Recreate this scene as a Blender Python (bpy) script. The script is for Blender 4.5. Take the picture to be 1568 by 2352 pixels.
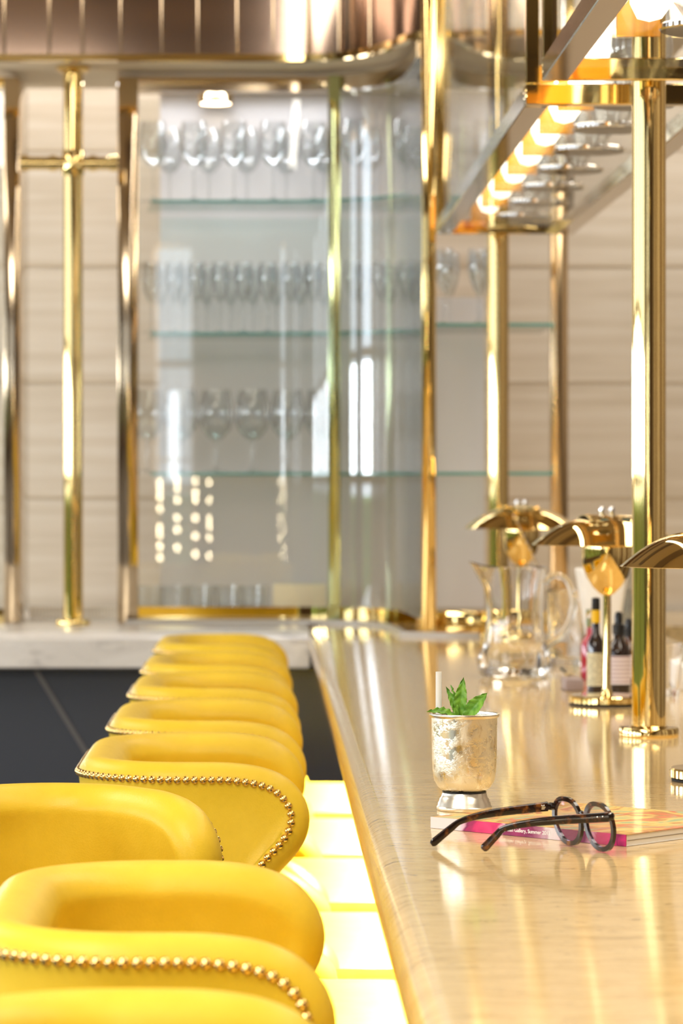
import bpy, bmesh, math, random
from mathutils import Vector, Matrix
random.seed(7)
PI = math.pi
for o in list(bpy.data.objects): bpy.data.objects.remove(o)
sc = bpy.context.scene
COL = sc.collection

# ------------------------------------------------------------------ camera
CZ, HC, F = 1.50, 0.40, 7500.0          # camera height, height over the counter, focal length in pixels
CT = CZ - HC                            # counter top
VX, VY = 610.0, 1102.0                  # vanishing point of the counter in the photograph
cam = bpy.data.cameras.new('camera'); camo = bpy.data.objects.new('camera', cam); COL.objects.link(camo)
camo.location = (0, 0, CZ); camo.rotation_euler = (PI/2, 0, 0)
cam.sensor_width = 36; cam.lens = F/2352*36
cam.shift_x = (784-VX)/2352; cam.shift_y = -(1176-VY)/2352
cam.dof.use_dof = True; cam.dof.focus_distance = 3.85; cam.dof.aperture_fstop = 8.5
cam.clip_start = 0.05
sc.camera = camo
sc.view_settings.view_transform = 'Standard'; sc.view_settings.look = 'None'
sc.view_settings.gamma = 1; sc.view_settings.use_curve_mapping = False
sc.view_settings.exposure = -0.27
try:
    sc.cycles.use_denoising = True
    sc.cycles.max_bounces = 14; sc.cycles.transmission_bounces = 14; sc.cycles.transparent_max_bounces = 24
    sc.cycles.glossy_bounces = 6; sc.cycles.diffuse_bounces = 4
    sc.cycles.sample_clamp_indirect = 6; sc.cycles.blur_glossy = 0.5
except Exception: pass

def S(r, g, b):
    f = lambda c: (c/255/12.92) if c/255 <= .04045 else ((c/255+.055)/1.055)**2.4
    return (f(r), f(g), f(b), 1)

# ------------------------------------------------------------------ world and lights
w = bpy.data.worlds.new('sky'); sc.world = w; w.use_nodes = True
bg = w.node_tree.nodes['Background']; bg.inputs[0].default_value = (0.80, 0.90, 1.0, 1); bg.inputs[1].default_value = 5.0

def area(name, loc, rot, size, power, color, spread=None):
    l = bpy.data.lights.new(name, 'AREA'); l.shape = 'RECTANGLE'; l.size, l.size_y = size
    l.energy = power; l.color = color
    if spread: l.spread = spread
    o = bpy.data.objects.new(name, l); COL.objects.link(o); o.location = loc; o.rotation_euler = rot
    return o
def disk(name, loc, r, power, color, rot=(0, 0, 0), spread=None):
    l = bpy.data.lights.new(name, 'AREA'); l.shape = 'DISK'; l.size = 2*r; l.energy = power; l.color = color
    if spread: l.spread = spread
    o = bpy.data.objects.new(name, l); COL.objects.link(o); o.location = loc; o.rotation_euler = rot
    return o
YFW = 10.0
R_W = 5.2     # the left wall with the windows
# unseen warm fill panels added under the ceiling to brighten the room
WARM = (1.0, 0.80, 0.56); DAY = (0.86, 0.93, 1.0)
area('fill_panel_light', (-1.3, 1.0, 3.33), (0, 0, 0), (1.1, 3.6), 200, (1, .93, .82))
for xx in (.10, 1.0):
    area('added_strip_light', (xx, 4.2, 3.36), (0, 0, 0), (.05, 7.0), 26, (1, .95, .86))  # unseen strips added for light bands in the brass lamp shades
area('fill_panel_light', (-2.6, 6.6, 3.33), (0, 0, 0), (1.2, 3.0), 85, (1, .93, .82))
area('fill_panel_light', (1.45, 5.0, 3.33), (0, 0, 0), (.5, 6.0), 110, (1, .90, .74))
# daylight entering each window of the left wall
for yy in (-1.6, 0.4, 2.4, 4.4, 6.4, 8.4):
    area('window_daylight', (-R_W-0.06, yy, 1.78), (0, -PI/2, 0), (0.5, 1.1), 42, DAY)
for xx in (-3.4, -2.0, -0.62):
    area('window_daylight', (xx, -3.86, 1.80), (PI/2, 0, 0), (0.07, 0.6), 2.2, DAY)
# unseen light added above the back bar to brighten the stone wall
area('wall_fill_light', (0.2, 9.62, 3.2), (math.radians(12), 0, 0), (4.5, 0.12), 52, (1, .93, .84))
area('cabinet_fill_light', (-0.10, 9.17, CZ+1.115), (0, 0, 0), (0.7, 0.04), 6, (.90, .94, 1))  # hidden cool light added to brighten the stemware
# windows of the far wall, left of the picture
for xx in (-1.62, -2.35, -3.6):
    area('window_daylight', (xx, YFW+0.06, 1.72), (-PI/2, 0, 0), (0.22, 0.42), 9, DAY)
# light strip below the bar top over the seats
area('under_counter_light', (0.215, 4.4, CT-0.0665), (0, math.radians(6), 0), (0.04, 8.0), 270, (.97, .97, 1.0), math.radians(84))

# ------------------------------------------------------------------ mesh helpers
def link(name, bm, m=None, parent=None, smooth=True):
    me = bpy.data.meshes.new(name)
    bmesh.ops.recalc_face_normals(bm, faces=bm.faces[:])
    bm.to_mesh(me); bm.free()
    if smooth:
        for p in me.polygons: p.use_smooth = True
    o = bpy.data.objects.new(name, me); COL.objects.link(o)
    if smooth:
        try: me.set_sharp_from_angle(angle=math.radians(38))
        except Exception: pass
    if m is not None:
        for mm in (m if isinstance(m, (list, tuple)) else [m]): me.materials.append(mm)
    if parent is not None: o.parent = parent
    return o
def tag(o, label=None, cat=None, group=None, kind=None):
    if label: o['label'] = label
    if cat: o['category'] = cat
    if group: o['group'] = group
    if kind: o['kind'] = kind
    return o
def thing(name, label, cat, loc=(0, 0, 0), rz=0, group=None):
    o = bpy.data.objects.new(name, None); COL.objects.link(o); o.empty_display_size = .05
    o.location = loc; o.rotation_euler = (0, 0, rz)
    return tag(o, label, cat, group)
def copy_tree(o, parent=None):
    c = o.copy(); COL.objects.link(c); c.parent = parent
    for ch in [x for x in KIDS.get(o.name, [])]: 
        k = copy_tree(ch, c)
    return c
KIDS = {}
def index_kids(root):
    KIDS[root.name] = [x for x in bpy.data.objects if x.parent == root]
    for k in KIDS[root.name]: index_kids(k)
def B(): return bmesh.new()
def box(bm, a, b, bevel=0, seg=2, rot=None):
    """axis-aligned box between corners a and b"""
    c = [(a[i]+b[i])/2 for i in range(3)]; d = [abs(b[i]-a[i]) for i in range(3)]
    r = bmesh.ops.create_cube(bm, size=1, matrix=Matrix.Translation(c) @ (rot or Matrix.Identity(4)) @ Matrix.Diagonal((d[0], d[1], d[2], 1)))
    if bevel:
        es = {e for v in r['verts'] for e in v.link_edges}
        bmesh.ops.bevel(bm, geom=list(es), offset=bevel, segments=seg, profile=.5, affect='EDGES')
    return bm
def lathe(bm, prof, seg=48, c=(0, 0, 0), sx=1, sy=1, warp=None):
    rings = []
    for r, z in prof:
        if r < 1e-6: rings.append([bm.verts.new((c[0], c[1], c[2]+z))])
        else:
            ring = []
            for i in range(seg):
                a = 2*PI*i/seg; x, y = r*math.cos(a)*sx, r*math.sin(a)*sy
                if warp: x, y, zz = warp(x, y, z)
                else: zz = z
                ring.append(bm.verts.new((c[0]+x, c[1]+y, c[2]+zz)))
            rings.append(ring)
    for A, C in zip(rings, rings[1:]):
        for i in range(seg):
            j = (i+1) % seg
            q = [A[i % len(A)], A[j % len(A)], C[j % len(C)], C[i % len(C)]]
            q2 = []
            for v in q:
                if v not in q2: q2.append(v)
            if len(q2) >= 3:
                try: bm.faces.new(q2)
                except ValueError: pass
    return bm
def tube(bm, pts, rad, seg=12, flat=None, cap=True, roll=None):
    """sweep of a circle (or an ellipse, flat=(a,b) multipliers) along pts; rad may be a list"""
    pts = [Vector(p) for p in pts]; n = len(pts)
    rad = rad if isinstance(rad, (list, tuple)) else [rad]*n
    t0 = (pts[1]-pts[0]).normalized(); up = Vector(roll) if roll else (Vector((0, 0, 1)) if abs(t0.z) < .9 else Vector((1, 0, 0)))
    rings = []
    for i, p in enumerate(pts):
        t = (pts[min(i+1, n-1)]-pts[max(i-1, 0)]).normalized()
        u = up-t*up.dot(t); u = u.normalized() if u.length > 1e-6 else u
        if not roll: up = u
        v = t.cross(u)
        fa, fb = flat if flat else (1, 1)
        rings.append([bm.verts.new(p+u*math.cos(2*PI*k/seg)*rad[i]*fa+v*math.sin(2*PI*k/seg)*rad[i]*fb) for k in range(seg)])
    for A, C in zip(rings, rings[1:]):
        for k in range(seg): bm.faces.new((A[k], A[(k+1) % seg], C[(k+1) % seg], C[k]))
    if cap:
        bm.faces.new(rings[0][::-1]); bm.faces.new(rings[-1])
    return bm
def prism(bm, poly, z0, z1):
    a = [bm.verts.new((x, y, z0)) for x, y in poly]; b = [bm.verts.new((x, y, z1)) for x, y in poly]
    n = len(poly)
    bm.faces.new(a[::-1]); bm.faces.new(b)
    for i in range(n): bm.faces.new((a[i], a[(i+1) % n], b[(i+1) % n], b[i]))
    return bm
def ribbon(bm, path, th, z0, z1):
    """vertical sheet of thickness th along a plan path"""
    n = len(path); L, R = [], []
    for i, p in enumerate(path):
        q0 = Vector(path[max(i-1, 0)]); q1 = Vector(path[min(i+1, n-1)])
        t = (q1-q0).normalized(); nn = Vector((-t.y, t.x))*th/2
        L.append(tuple(Vector(p)+nn)); R.append(tuple(Vector(p)-nn))
    rings = []
    for l, r in zip(L, R):
        rings.append([bm.verts.new((l[0], l[1], z0)), bm.verts.new((r[0], r[1], z0)), bm.verts.new((r[0], r[1], z1)), bm.verts.new((l[0], l[1], z1))])
    for A, C in zip(rings, rings[1:]):
        for k in range(4): bm.faces.new((A[k], A[(k+1) % 4], C[(k+1) % 4], C[k]))
    bm.faces.new(rings[0][::-1]); bm.faces.new(rings[-1])
    return bm
def smooth_path(pts, n=8):
    """Catmull-Rom through pts"""
    P = [Vector(p) for p in pts]; out = []
    for i in range(len(P)-1):
        p0, p1, p2, p3 = P[max(i-1, 0)], P[i], P[i+1], P[min(i+2, len(P)-1)]
        for k in range(n):
            t = k/n
            out.append(.5*((2*p1)+(p2-p0)*t+(2*p0-5*p1+4*p2-p3)*t*t+(3*p1-p0-3*p2+p3)*t**3))
    out.append(P[-1]); return out
# measured pixel -> place
def dist(py, z=0.0): return (HC-z)*F/(py-VY)                 # distance of a point at height z over the counter
def xat(px, d): return (px-VX)*d/F
def zat(py, d): return CZ-(py-VY)*d/F

# ------------------------------------------------------------------ materials
def mat(name, color=(.8, .8, .8, 1), rough=.5, metal=0, trans=0, ior=1.45, coat=0, emit=None, estr=0, spec=None):
    m = bpy.data.materials.new(name); m.use_nodes = True
    p = m.node_tree.nodes['Principled BSDF']
    p.inputs['Base Color'].default_value = color; p.inputs['Roughness'].default_value = rough
    p.inputs['Metallic'].default_value = metal; p.inputs['IOR'].default_value = ior
    p.inputs['Transmission Weight'].default_value = trans; p.inputs['Coat Weight'].default_value = coat
    p.inputs['Coat Roughness'].default_value = .03
    if spec is not None: p.inputs['Specular IOR Level'].default_value = spec
    if emit: p.inputs['Emission Color'].default_value = emit; p.inputs['Emission Strength'].default_value = estr
    return m
def nd(m, t, **kw):
    n = m.node_tree.nodes.new(t)
    for k, v in kw.items():
        if k in ('noise_dimensions', 'wave_type', 'bands_direction', 'feature', 'blend_type', 'data_type', 'operation', 'rings_direction'): setattr(n, k, v)
        else: n.inputs[k.replace('_', ' ')].default_value = v
    return n
def lk(m, a, b): m.node_tree.links.new(a, b)
def coords(m, scale=(1, 1, 1), rot=(0, 0, 0), kind='Object'):
    tc = nd(m, 'ShaderNodeTexCoord'); mp = nd(m, 'ShaderNodeMapping')
    mp.inputs['Scale'].default_value = scale; mp.inputs['Rotation'].default_value = rot
    lk(m, tc.outputs[kind], mp.inputs['Vector']); return mp.outputs[0]
def ramp(m, fac, stops):
    r = nd(m, 'ShaderNodeValToRGB'); lk(m, fac, r.inputs[0])
    e = r.color_ramp.elements
    while len(e) < len(stops): e.new(.5)
    for x, (p, c) in zip(e, stops): x.position = p; x.color = c
    return r
def pb(m): return m.node_tree.nodes['Principled BSDF']
def bump(m, h, strength, distance=.01):
    b = nd(m, 'ShaderNodeBump'); b.inputs['Strength'].default_value = strength; b.inputs['Distance'].default_value = distance
    lk(m, h, b.inputs['Height']); lk(m, b.outputs[0], pb(m).inputs['Normal']); return b

M = {}
# yellow leather with fine grain
m = M['leather'] = mat('yellow_leather', (0.76, 0.52, 0.016, 1), .42, spec=.35)
v = coords(m); n1 = nd(m, 'ShaderNodeTexVoronoi', Scale=420.0); lk(m, v, n1.inputs['Vector'])
n2 = nd(m, 'ShaderNodeTexNoise', Scale=26.0, Detail=6.0, Roughness=.6); lk(m, v, n2.inputs['Vector'])
mx = nd(m, 'ShaderNodeMath', operation='MULTIPLY_ADD'); lk(m, n1.outputs[0], mx.inputs[0]); mx.inputs[1].default_value = .25; lk(m, n2.outputs[0], mx.inputs[2])
bump(m, mx.outputs[0], .16, .004)
cr = ramp(m, n2.outputs[0], [(.3, (0.72, 0.485, 0.026, 1)), (.7, (0.78, 0.53, 0.036, 1))]); lk(m, cr.outputs[0], pb(m).inputs['Base Color'])
M['piping'] = mat('yellow_piping', (0.72, 0.50, 0.01, 1), .45)
# marble with fine streaks running across the bar
def marble(name, base, mid, dark, rough, scale=(3.2, 30, 8), rot=(0, 0, 0), amt=(.40, .60)):
    m = mat(name, base, rough, ior=1.5, spec=.5)
    v = coords(m, scale, rot)
    a = nd(m, 'ShaderNodeTexNoise', Scale=1.6, Detail=9.0, Roughness=.66, Distortion=.6); lk(m, v, a.inputs['Vector'])
    v2 = coords(m, (scale[0]*2.2, scale[1]*2.0, scale[2]*2), rot)
    b = nd(m, 'ShaderNodeTexNoise', Scale=1.3, Detail=7.0, Roughness=.72, Distortion=1.4); lk(m, v2, b.inputs['Vector'])
    r1 = ramp(m, a.outputs[0], [(amt[0], mid), (amt[1], base)])
    r2 = ramp(m, b.outputs[0], [(.32, (0, 0, 0, 1)), (.44, (1, 1, 1, 1))])
    mixn = nd(m, 'ShaderNodeMix', data_type='RGBA'); lk(m, r2.outputs[0], mixn.inputs['Factor'])
    mixn.inputs[6].default_value = dark; lk(m, r1.outputs[0], mixn.inputs[7])
    lk(m, mixn.outputs[2], pb(m).inputs['Base Color']); return m
M['marble'] = marble('warm_lit_marble', S(216, 187, 136), S(200, 170, 118), S(116, 92, 62), .09, (9, 42, 10), amt=(.36, .56))  # white marble with warm lamp and stool light put into its colour
M['marble_white'] = marble('white_marble', S(228, 224, 220), S(215, 210, 205), S(180, 176, 174), .16, (2, 3, 6), (0, .4, .6))
# travertine wall: level bands
m = M['stone'] = mat('travertine', S(196, 184, 168), .35)
v = coords(m, (.6, .6, 14)); a = nd(m, 'ShaderNodeTexNoise', Scale=2.0, Detail=7.0, Roughness=.62, Distortion=.3); lk(m, v, a.inputs['Vector'])
r1 = ramp(m, a.outputs[0], [(.30, S(188, 176, 158)), (.5, S(201, 190, 174)), (.72, S(212, 204, 192))])
lk(m, r1.outputs[0], pb(m).inputs['Base Color'])
bump(m, a.outputs[0], .15, .004)
M['stone_joint'] = mat('travertine_joint', S(178, 162, 138), .6)
M['brass'] = mat('polished_brass', (0.90, 0.69, 0.30, 1), .04, 1)
M['brass_soft'] = mat('satin_brass', (0.74, 0.56, 0.34, 1), .14, 1)
M['brass_brown'] = mat('browned_brass', (0.60, 0.48, 0.33, 1), .09, 1)
M['brass_green_reflection'] = mat('green_reflection_brass', (0.58, 0.66, 0.38, 1), .10, 1)  # brass with a green reflection put into its colour
M['nail'] = mat('brass_nail', (0.80, 0.55, 0.20, 1), .14, 1)
M['bronze'] = mat('bronze_mirror', (0.46, 0.34, 0.27, 1), .09, 1)
M['frost'] = mat('antique_mirror', (0.70, 0.66, 0.67, 1), .30, .25)
M['silver_metal'] = mat('chrome', (0.88, 0.88, 0.9, 1), .08, 1)
M['slate'] = mat('dark_slate', S(62, 66, 76), .38)
M['floor'] = mat('dark_floor', S(70, 62, 56), .3)
M['ceiling'] = mat('ceiling_paint', S(168, 146, 116), .7)
M['soffit'] = mat('soffit_paint', S(214, 200, 176), .7)
M['wallpaint'] = mat('taupe_wall', S(104, 84, 66), .6)
M['gold_panel'] = mat('gold_leaf_panel', S(215, 160, 60), .35, .6)
M['black'] = mat('black_plastic', (0.012, 0.012, 0.014, 1), .3)
M['felt'] = mat('dark_felt', (0.02, 0.02, 0.018, 1), .9)
M['white'] = mat('white_paper', S(240, 236, 228), .6)
M['pages'] = mat('page_block', S(238, 232, 220), .7)
# clear panes: clean see-through with the mirror image a pane gives
def pane(name, tint, ior=1.5, rough=0.0, power=5.0):
    m = bpy.data.materials.new(name); m.use_nodes = True; nt = m.node_tree
    for n in list(nt.nodes): nt.nodes.remove(n)
    o = nt.nodes.new('ShaderNodeOutputMaterial'); mi = nt.nodes.new('ShaderNodeMixShader'); lw = nt.nodes.new('ShaderNodeLayerWeight'); lw.inputs['Blend'].default_value = .5
    pw = nt.nodes.new('ShaderNodeMath'); pw.operation = 'POWER'; pw.inputs[1].default_value = power; nt.links.new(lw.outputs['Facing'], pw.inputs[0])
    f = nt.nodes.new('ShaderNodeMath'); f.operation = 'MULTIPLY_ADD'; r0 = ((ior-1)/(ior+1))**2; f.inputs[1].default_value = 1-r0; f.inputs[2].default_value = r0
    nt.links.new(pw.outputs[0], f.inputs[0]); t = nt.nodes.new('ShaderNodeBsdfTransparent'); t.inputs[0].default_value = tint
    g = nt.nodes.new('ShaderNodeBsdfGlossy'); g.inputs['Roughness'].default_value = rough
    nt.links.new(f.outputs[0], mi.inputs[0]); nt.links.new(t.outputs[0], mi.inputs[1]); nt.links.new(g.outputs[0], mi.inputs[2]); nt.links.new(mi.outputs[0], o.inputs[0])
    return m
M['pane'] = pane('clear_pane', (.975, .985, .98, 1), 1.5)
M['pane_curved'] = pane('curved_pane', (.97, .985, .985, 1), 2.1)
M['shelf_glass'] = pane('shelf_glass', (.86, .95, .93, 1), 1.5)
M['pane_clear'] = pane('clear_rack_pane', (.985, .99, .985, 1), 1.4, power=14)
M['shelf_edge'] = mat('green_glass_edge', (0.20, 0.55, 0.50, 1), .1, trans=.5)
M['glass'] = mat('clear_glass', (1, 1, 1, 1), .0, trans=1, ior=1.45)
M['stem'] = pane('stemware_glass', (.95, .96, .965, 1), 1.6, power=2.6)
M['straw'] = mat('frosted_plastic', (.95, .95, .93, 1), .4, trans=.4, ior=1.2)

# ------------------------------------------------------------------ room shell
XL, XR, YB, YF, ZT = -R_W, 2.6, -3.8, 10.0, 3.4
bm = box(B(), (XL-.2, YB-.2, -.1), (XR+.2, YF+.2, 0)); tag(link('floor', bm, M['floor'], smooth=False), kind='structure')
bm = box(B(), (XL-.2, YB-.2, ZT), (XR+.2, YF+.2, ZT+.1)); tag(link('ceiling', bm, M['ceiling'], smooth=False), kind='structure')
bm = B()
for k, py in enumerate((611, 878, 1143, 345, 78, 1409)):
    z = zat(py, YF)
    box(bm, (-1.35, YF-.002, z-.003), (XR, YF+.01, z+.003))
tag(link('trim_1', bm, M['stone_joint'], smooth=False), kind='structure')
bm = box(B(), (XR, YB-.2, 0), (XR+.15, YF, ZT)); tag(link('wall_right', bm, M['wallpaint'], smooth=False), kind='structure')
bm = B()
for y in (.4, 1.5, 2.3, 3.5, 4.1, 5.3, 6.5, 7.0, 8.2): box(bm, (XR-.04, y, 0), (XR, y+.22, ZT))  # unseen pale strips added for stripes in the polished poles
tag(link('trim_9', bm, M['stone'], smooth=False), kind='structure')
# left wall and the wall behind, both with window openings
def wall_windows(name, fixed, axis, a0, a1, cents, hw, z0, z1, sgn, wm='wallpaint'):
    bm = B(); t = .15
    def seg(u0, u1, za, zb):
        if axis == 'y': box(bm, (fixed, u0, za), (fixed+sgn*t, u1, zb))
        else: box(bm, (u0, fixed, za), (u1, fixed+sgn*t, zb))
    u = a0
    for c in cents:
        seg(u, c-hw, 0, ZT); seg(c-hw, c+hw, 0, z0); seg(c-hw, c+hw, z1, ZT); u = c+hw
    seg(u, a1, 0, ZT)
    tag(link(name, bm, M[wm], smooth=False), kind='structure')
wall_windows('wall_far', YF, 'x', XL, XR, (-3.6, -2.35, -1.62), .13, 1.48, 1.96, 1, 'stone')
wall_windows('wall_left', XL, 'y', YB, YF, (-1.6, .4, 2.4, 4.4, 6.4, 8.4), .58, .5, 3.1, -1)
wall_windows('wall_back', YB, 'x', XL, XR, (-3.4, -2.0, -0.62), .14, .5, 3.1, -1)
k = 9
for c in (-3.6, -2.35, -1.62):
    k += 1; bm = B()
    for z in (1.48, 1.94): box(bm, (c-.13, YF, z), (c+.13, YF+.04, z+.02))
    for x in (c-.13, c+.11): box(bm, (x, YF, 1.48), (x+.02, YF+.04, 1.96))
    tag(link('window_%d' % k, bm, M['brass_soft'], smooth=False), kind='structure')
k = 0
for c in (-1.6, .4, 2.4, 4.4, 6.4, 8.4):
    k += 1; bm = B()
    for z in (.5, 1.48, 2.05, 3.06): box(bm, (XL-.04, c-.58, z), (XL, c+.58, z+.045))
    for y in (c-.58, c+.54): box(bm, (XL-.04, y, .5), (XL, y+.04, 3.1))
    f = tag(link('window_%d' % k, bm, M['brass_soft'], smooth=False), kind='structure')
for c in (-3.4, -2.0, -0.62):
    k += 1; bm = B()
    for z in (.5, 1.42, 2.26, 3.06): box(bm, (c-.14, YB-.04, z), (c+.14, YB, z+.045))
    for x in (c-.14, c+.12): box(bm, (x, YB-.04, .5), (x+.02, YB, 3.1))
    tag(link('window_%d' % k, bm, M['brass_soft'], smooth=False), kind='structure')
# clipped hedge and tree crowns outside the windows
m = M['hedge'] = mat('hedge_leaves', S(110, 160, 70), .8)
v = coords(m); a = nd(m, 'ShaderNodeTexNoise', Scale=3.0, Detail=8.0, Roughness=.7); lk(m, v, a.inputs['Vector'])
lk(m, ramp(m, a.outputs[0], [(.35, S(50, 100, 30)), (.65, S(190, 220, 130))]).outputs[0], pb(m).inputs['Base Color'])
bm = box(B(), (XL-1.6, YB-1, 0), (XL-1.0, YF, 1.42), .08)
tag(link('hedge', bm, M['hedge']), 'clipped green hedge outside the side windows', 'hedge')
bm = box(B(), (XL, YB-1.8, 0), (XR, YB-1.2, 1.40), .08)
tag(link('hedge', bm, M['hedge']), 'clipped green hedge outside the rear windows', 'hedge')

# ------------------------------------------------------------------ the bar: counter, back run, front panels
XE = 0.112                 # outermost line of the bar edge
RB = .030                  # bullnose radius
YBR = dist(1452)           # front of the back run
def edge_profile(steps=12):
    pts = []
    for i in range(steps+1):
        a = PI/2+PI*i/steps
        pts.append((RB*math.cos(a)*.95, RB*math.sin(a)-RB))
    return pts
# main bar top with bullnose towards the stools, lathe-like sweep along Y
bm = B(); prof = [(1.02, 0), (.5, 0)]+[(XE+RB*.95+x, z) for x, z in edge_profile()]+[(.5, -2*RB), (1.02, -2*RB)]
ys = [1.2, 3, 5, 7, YBR-.02, YBR+.35]
rings = [[bm.verts.new((x, y, CT+z)) for x, z in prof] for y in ys]
for A, C in zip(rings, rings[1:]):
    for i in range(len(prof)): j = (i+1) % len(prof); bm.faces.new((A[i], A[j], C[j], C[i]))
bm.faces.new(rings[0][::-1]); bm.faces.new(rings[-1])
tag(link('bar_counter', bm, M['marble']), 'long marble bar top, warm light in its colour, with rounded edge beside the yellow stools', 'counter')
# back run
bm = B(); zt = CT-.0005
x0, x1 = -3.0, XE+.002
prof = [(YF-.03, 0), (YBR+.05, 0), (YBR+.02, -.004), (YBR, -.02), (YBR, -.092), (YBR+.02, -.098), (YF-.03, -.098)]
r0 = [bm.verts.new((x0, y, zt+z)) for y, z in prof]; r1 = [bm.verts.new((x1, y, zt+z)) for y, z in prof]
n = len(prof)
for i in range(n): bm.faces.new((r0[i], r0[(i+1) % n], r1[(i+1) % n], r1[i]))
bm.faces.new(r0[::-1]); bm.faces.new(r1)
tag(link('back_counter', bm, M['marble_white']), 'white marble counter with deep edge crossing behind the stools', 'counter')
bm = box(B(), (XE+.035, YBR+.36, CT-.10), (XR-.03, YF-.03, CT-.0008)); tag(link('back_counter', bm, M['marble']), 'marble shelf, warm light in its colour, under the right-hand glass cabinet', 'counter')
bm = box(B(), (.42, 1.3, 0), (1.0, YBR+.3, CT-.065)); tag(link('counter_cabinet', bm, M['slate'], smooth=False), 'dark slate counter cabinet under the long bar top', 'counter cabinet')
t = thing('counter_cabinet', 'dark grey counter cabinet below the white marble edge, with one slanted seam', 'counter cabinet')
bm = box(B(), (-3.0, YBR+.10, 0), (.40, YBR+.5, CT-.10)); link('front_panel', bm, M['slate'], t, smooth=False)
# slanted seam
yq = YBR+.10
a = (xat(78, yq), zat(1541, yq)); b = (xat(300, yq), zat(1905, yq)); dx = .012
bm = B(); vs = [bm.verts.new((p[0]+s, yq-q, p[1])) for q in (.004, -.01) for (p, s) in ((a, 0), (a, dx), (b, dx), (b, 0))]
for f in ((0, 1, 2, 3), (7, 6, 5, 4), (0, 4, 5, 1), (1, 5, 6, 2), (2, 6, 7, 3), (3, 7, 4, 0)): bm.faces.new([vs[i] for i in f])
link('seam', bm, mat('grey_seam', S(120, 118, 120), .3, .5), t, smooth=False)
bm = box(B(), (.19, 1.3, CT-.0655), (.24, 8.4, CT-.0605)); tag(link('light_strip', bm, mat('strip_lamp', (.9, .85, .7, 1), .4)), 'slim light strip fixed under the bar top', 'light')

# ------------------------------------------------------------------ bar stools
ARM_Z = CT+.030; SEAT_Z = CT-.32
ARM_PTS = [(.735, .108), (.76, .107), (.785, .098), (.815, .066), (.85, .018), (.885, -.013), (.92, -.018), (.955, -.006), (.985, .0165), (1.008, .038), (1.032, .0530), (1.057, .0577), (1.080, .0525), (1.098, .0405), (1.112, .024), (1.121, .004), (1.1265, -.020), (1.1295, -.050), (1.130, -.085), (1.130, -.12)]
OUT_XZ = [(p.y, p.x) for p in smooth_path([(a, b) for a, b in ARM_PTS], 5)]
XBK, HWD, RC = -.222, .25, .115        # middle surface: back plane, half width, corner radius
L1 = HWD-RC; ARC = RC*PI/2
def unroll(s, z):
    """point and outward normal of the shell's middle surface"""
    sg = 1 if s >= 0 else -1; u = abs(s)
    fl = .055*max(0, (1.09-z)/.33)**1.3 if z < 1.09 else 0     # spreads towards the seat
    if u < L1: p = (XBK, u); n = (-1, 0)
    elif u < L1+ARC:
        a = (u-L1)/RC; p = (XBK+RC-RC*math.cos(a), L1+RC*math.sin(a)); n = (-math.cos(a), math.sin(a))
    else: p = (XBK+RC+(u-L1-ARC), HWD); n = (0, 1)
    fx, fy = n[0]*fl*.35, n[1]*fl
    return Vector((p[0]+fx, sg*(p[1]+fy), z)), Vector((n[0], sg*n[1], .12)).normalized()
S0 = L1+ARC-(XBK+RC)                # unrolled length = local x + S0
ZB = .735
OUT = [(x+S0, z) for x, z in OUT_XZ]
OUTL = OUT+[(-.1, ARM_Z)]
def seg_dist(p, a, b):
    ax, ay = a; bx, by = b; px, py = p; dx, dy = bx-ax, by-ay
    t = max(0, min(1, ((px-ax)*dx+(py-ay)*dy)/(dx*dx+dy*dy+1e-12)))
    return math.hypot(px-ax-t*dx, py-ay-t*dy)
def edge_d(u, z): return min(seg_dist((u, z), OUTL[i], OUTL[i+1]) for i in range(len(OUTL)-1))
TH = .031
def half_th(d):
    r = .030; q = min(1, d/r); h = TH*math.sqrt(max(0, 1-(1-q)**2))
    # roll round the rim, then a slight step in at the nail line
    return h-.005*min(1, max(0, (d-.028)/.010)) 
def resample(pl, n):
    P = [Vector(p) for p in pl]; c = [0]
    for a, b in zip(P, P[1:]): c.append(c[-1]+(b-a).length)
    out = []; i = 0
    for k in range(n+1):
        d = c[-1]*k/n
        while i < len(P)-2 and c[i+1] < d: i += 1
        out.append(P[i].lerp(P[i+1], min(1, max(0, (d-c[i])/max(1e-9, c[i+1]-c[i])))))
    return out
def shell_mesh():
    bm = B(); half = resample(OUT+[(0, ARM_Z)], 130)
    full = half+[Vector((-p.x, p.y)) for p in half[-2::-1]]; n = len(full)
    nor = []
    for i in range(n):
        t = (full[min(i+2, n-1)]-full[max(i-2, 0)]).normalized(); nor.append(Vector((-t.y, t.x)))
    nor[0] = Vector((-1, 0)); nor[-1] = Vector((1, 0))
    R = .032; ins = [R*(1-math.cos(PI/2*k/9))**1.0 for k in range(10)]; ins[0] = 0
    sb = full[0].x; NI = 12
    pts = []
    for i in range(n):
        col = [full[i]+nor[i]*d for d in ins]
        Q = col[-1]; u = i/(n-1); tb = (1-2*u)*(sb-R)
        T = Vector((tb, ZB))
        for k in range(1, NI+1): col.append(Q.lerp(T, k/NI))
        pts.append(col)
    edge = [None]*n
    def surf(sign):
        g = []
        for i, col in enumerate(pts):
            r = []
            for k, q in enumerate(col):
                p, nn = unroll(q.x, q.y)
                if k == 0:
                    if edge[i] is None: edge[i] = bm.verts.new(p)
                    r.append(edge[i])
                else:
                    d = ins[k] if k < len(ins) else edge_d(abs(q.x), q.y)
                    r.append(bm.verts.new(p+nn*half_th(max(d, ins[k] if k < len(ins) else R))*sign))
            g.append(r)
        for A, C in zip(g, g[1:]):
            for k in range(len(A)-1):
                try: bm.faces.new((A[k], A[k+1], C[k+1], C[k]))
                except ValueError: pass
    surf(1); surf(-1)
    return bm
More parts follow.
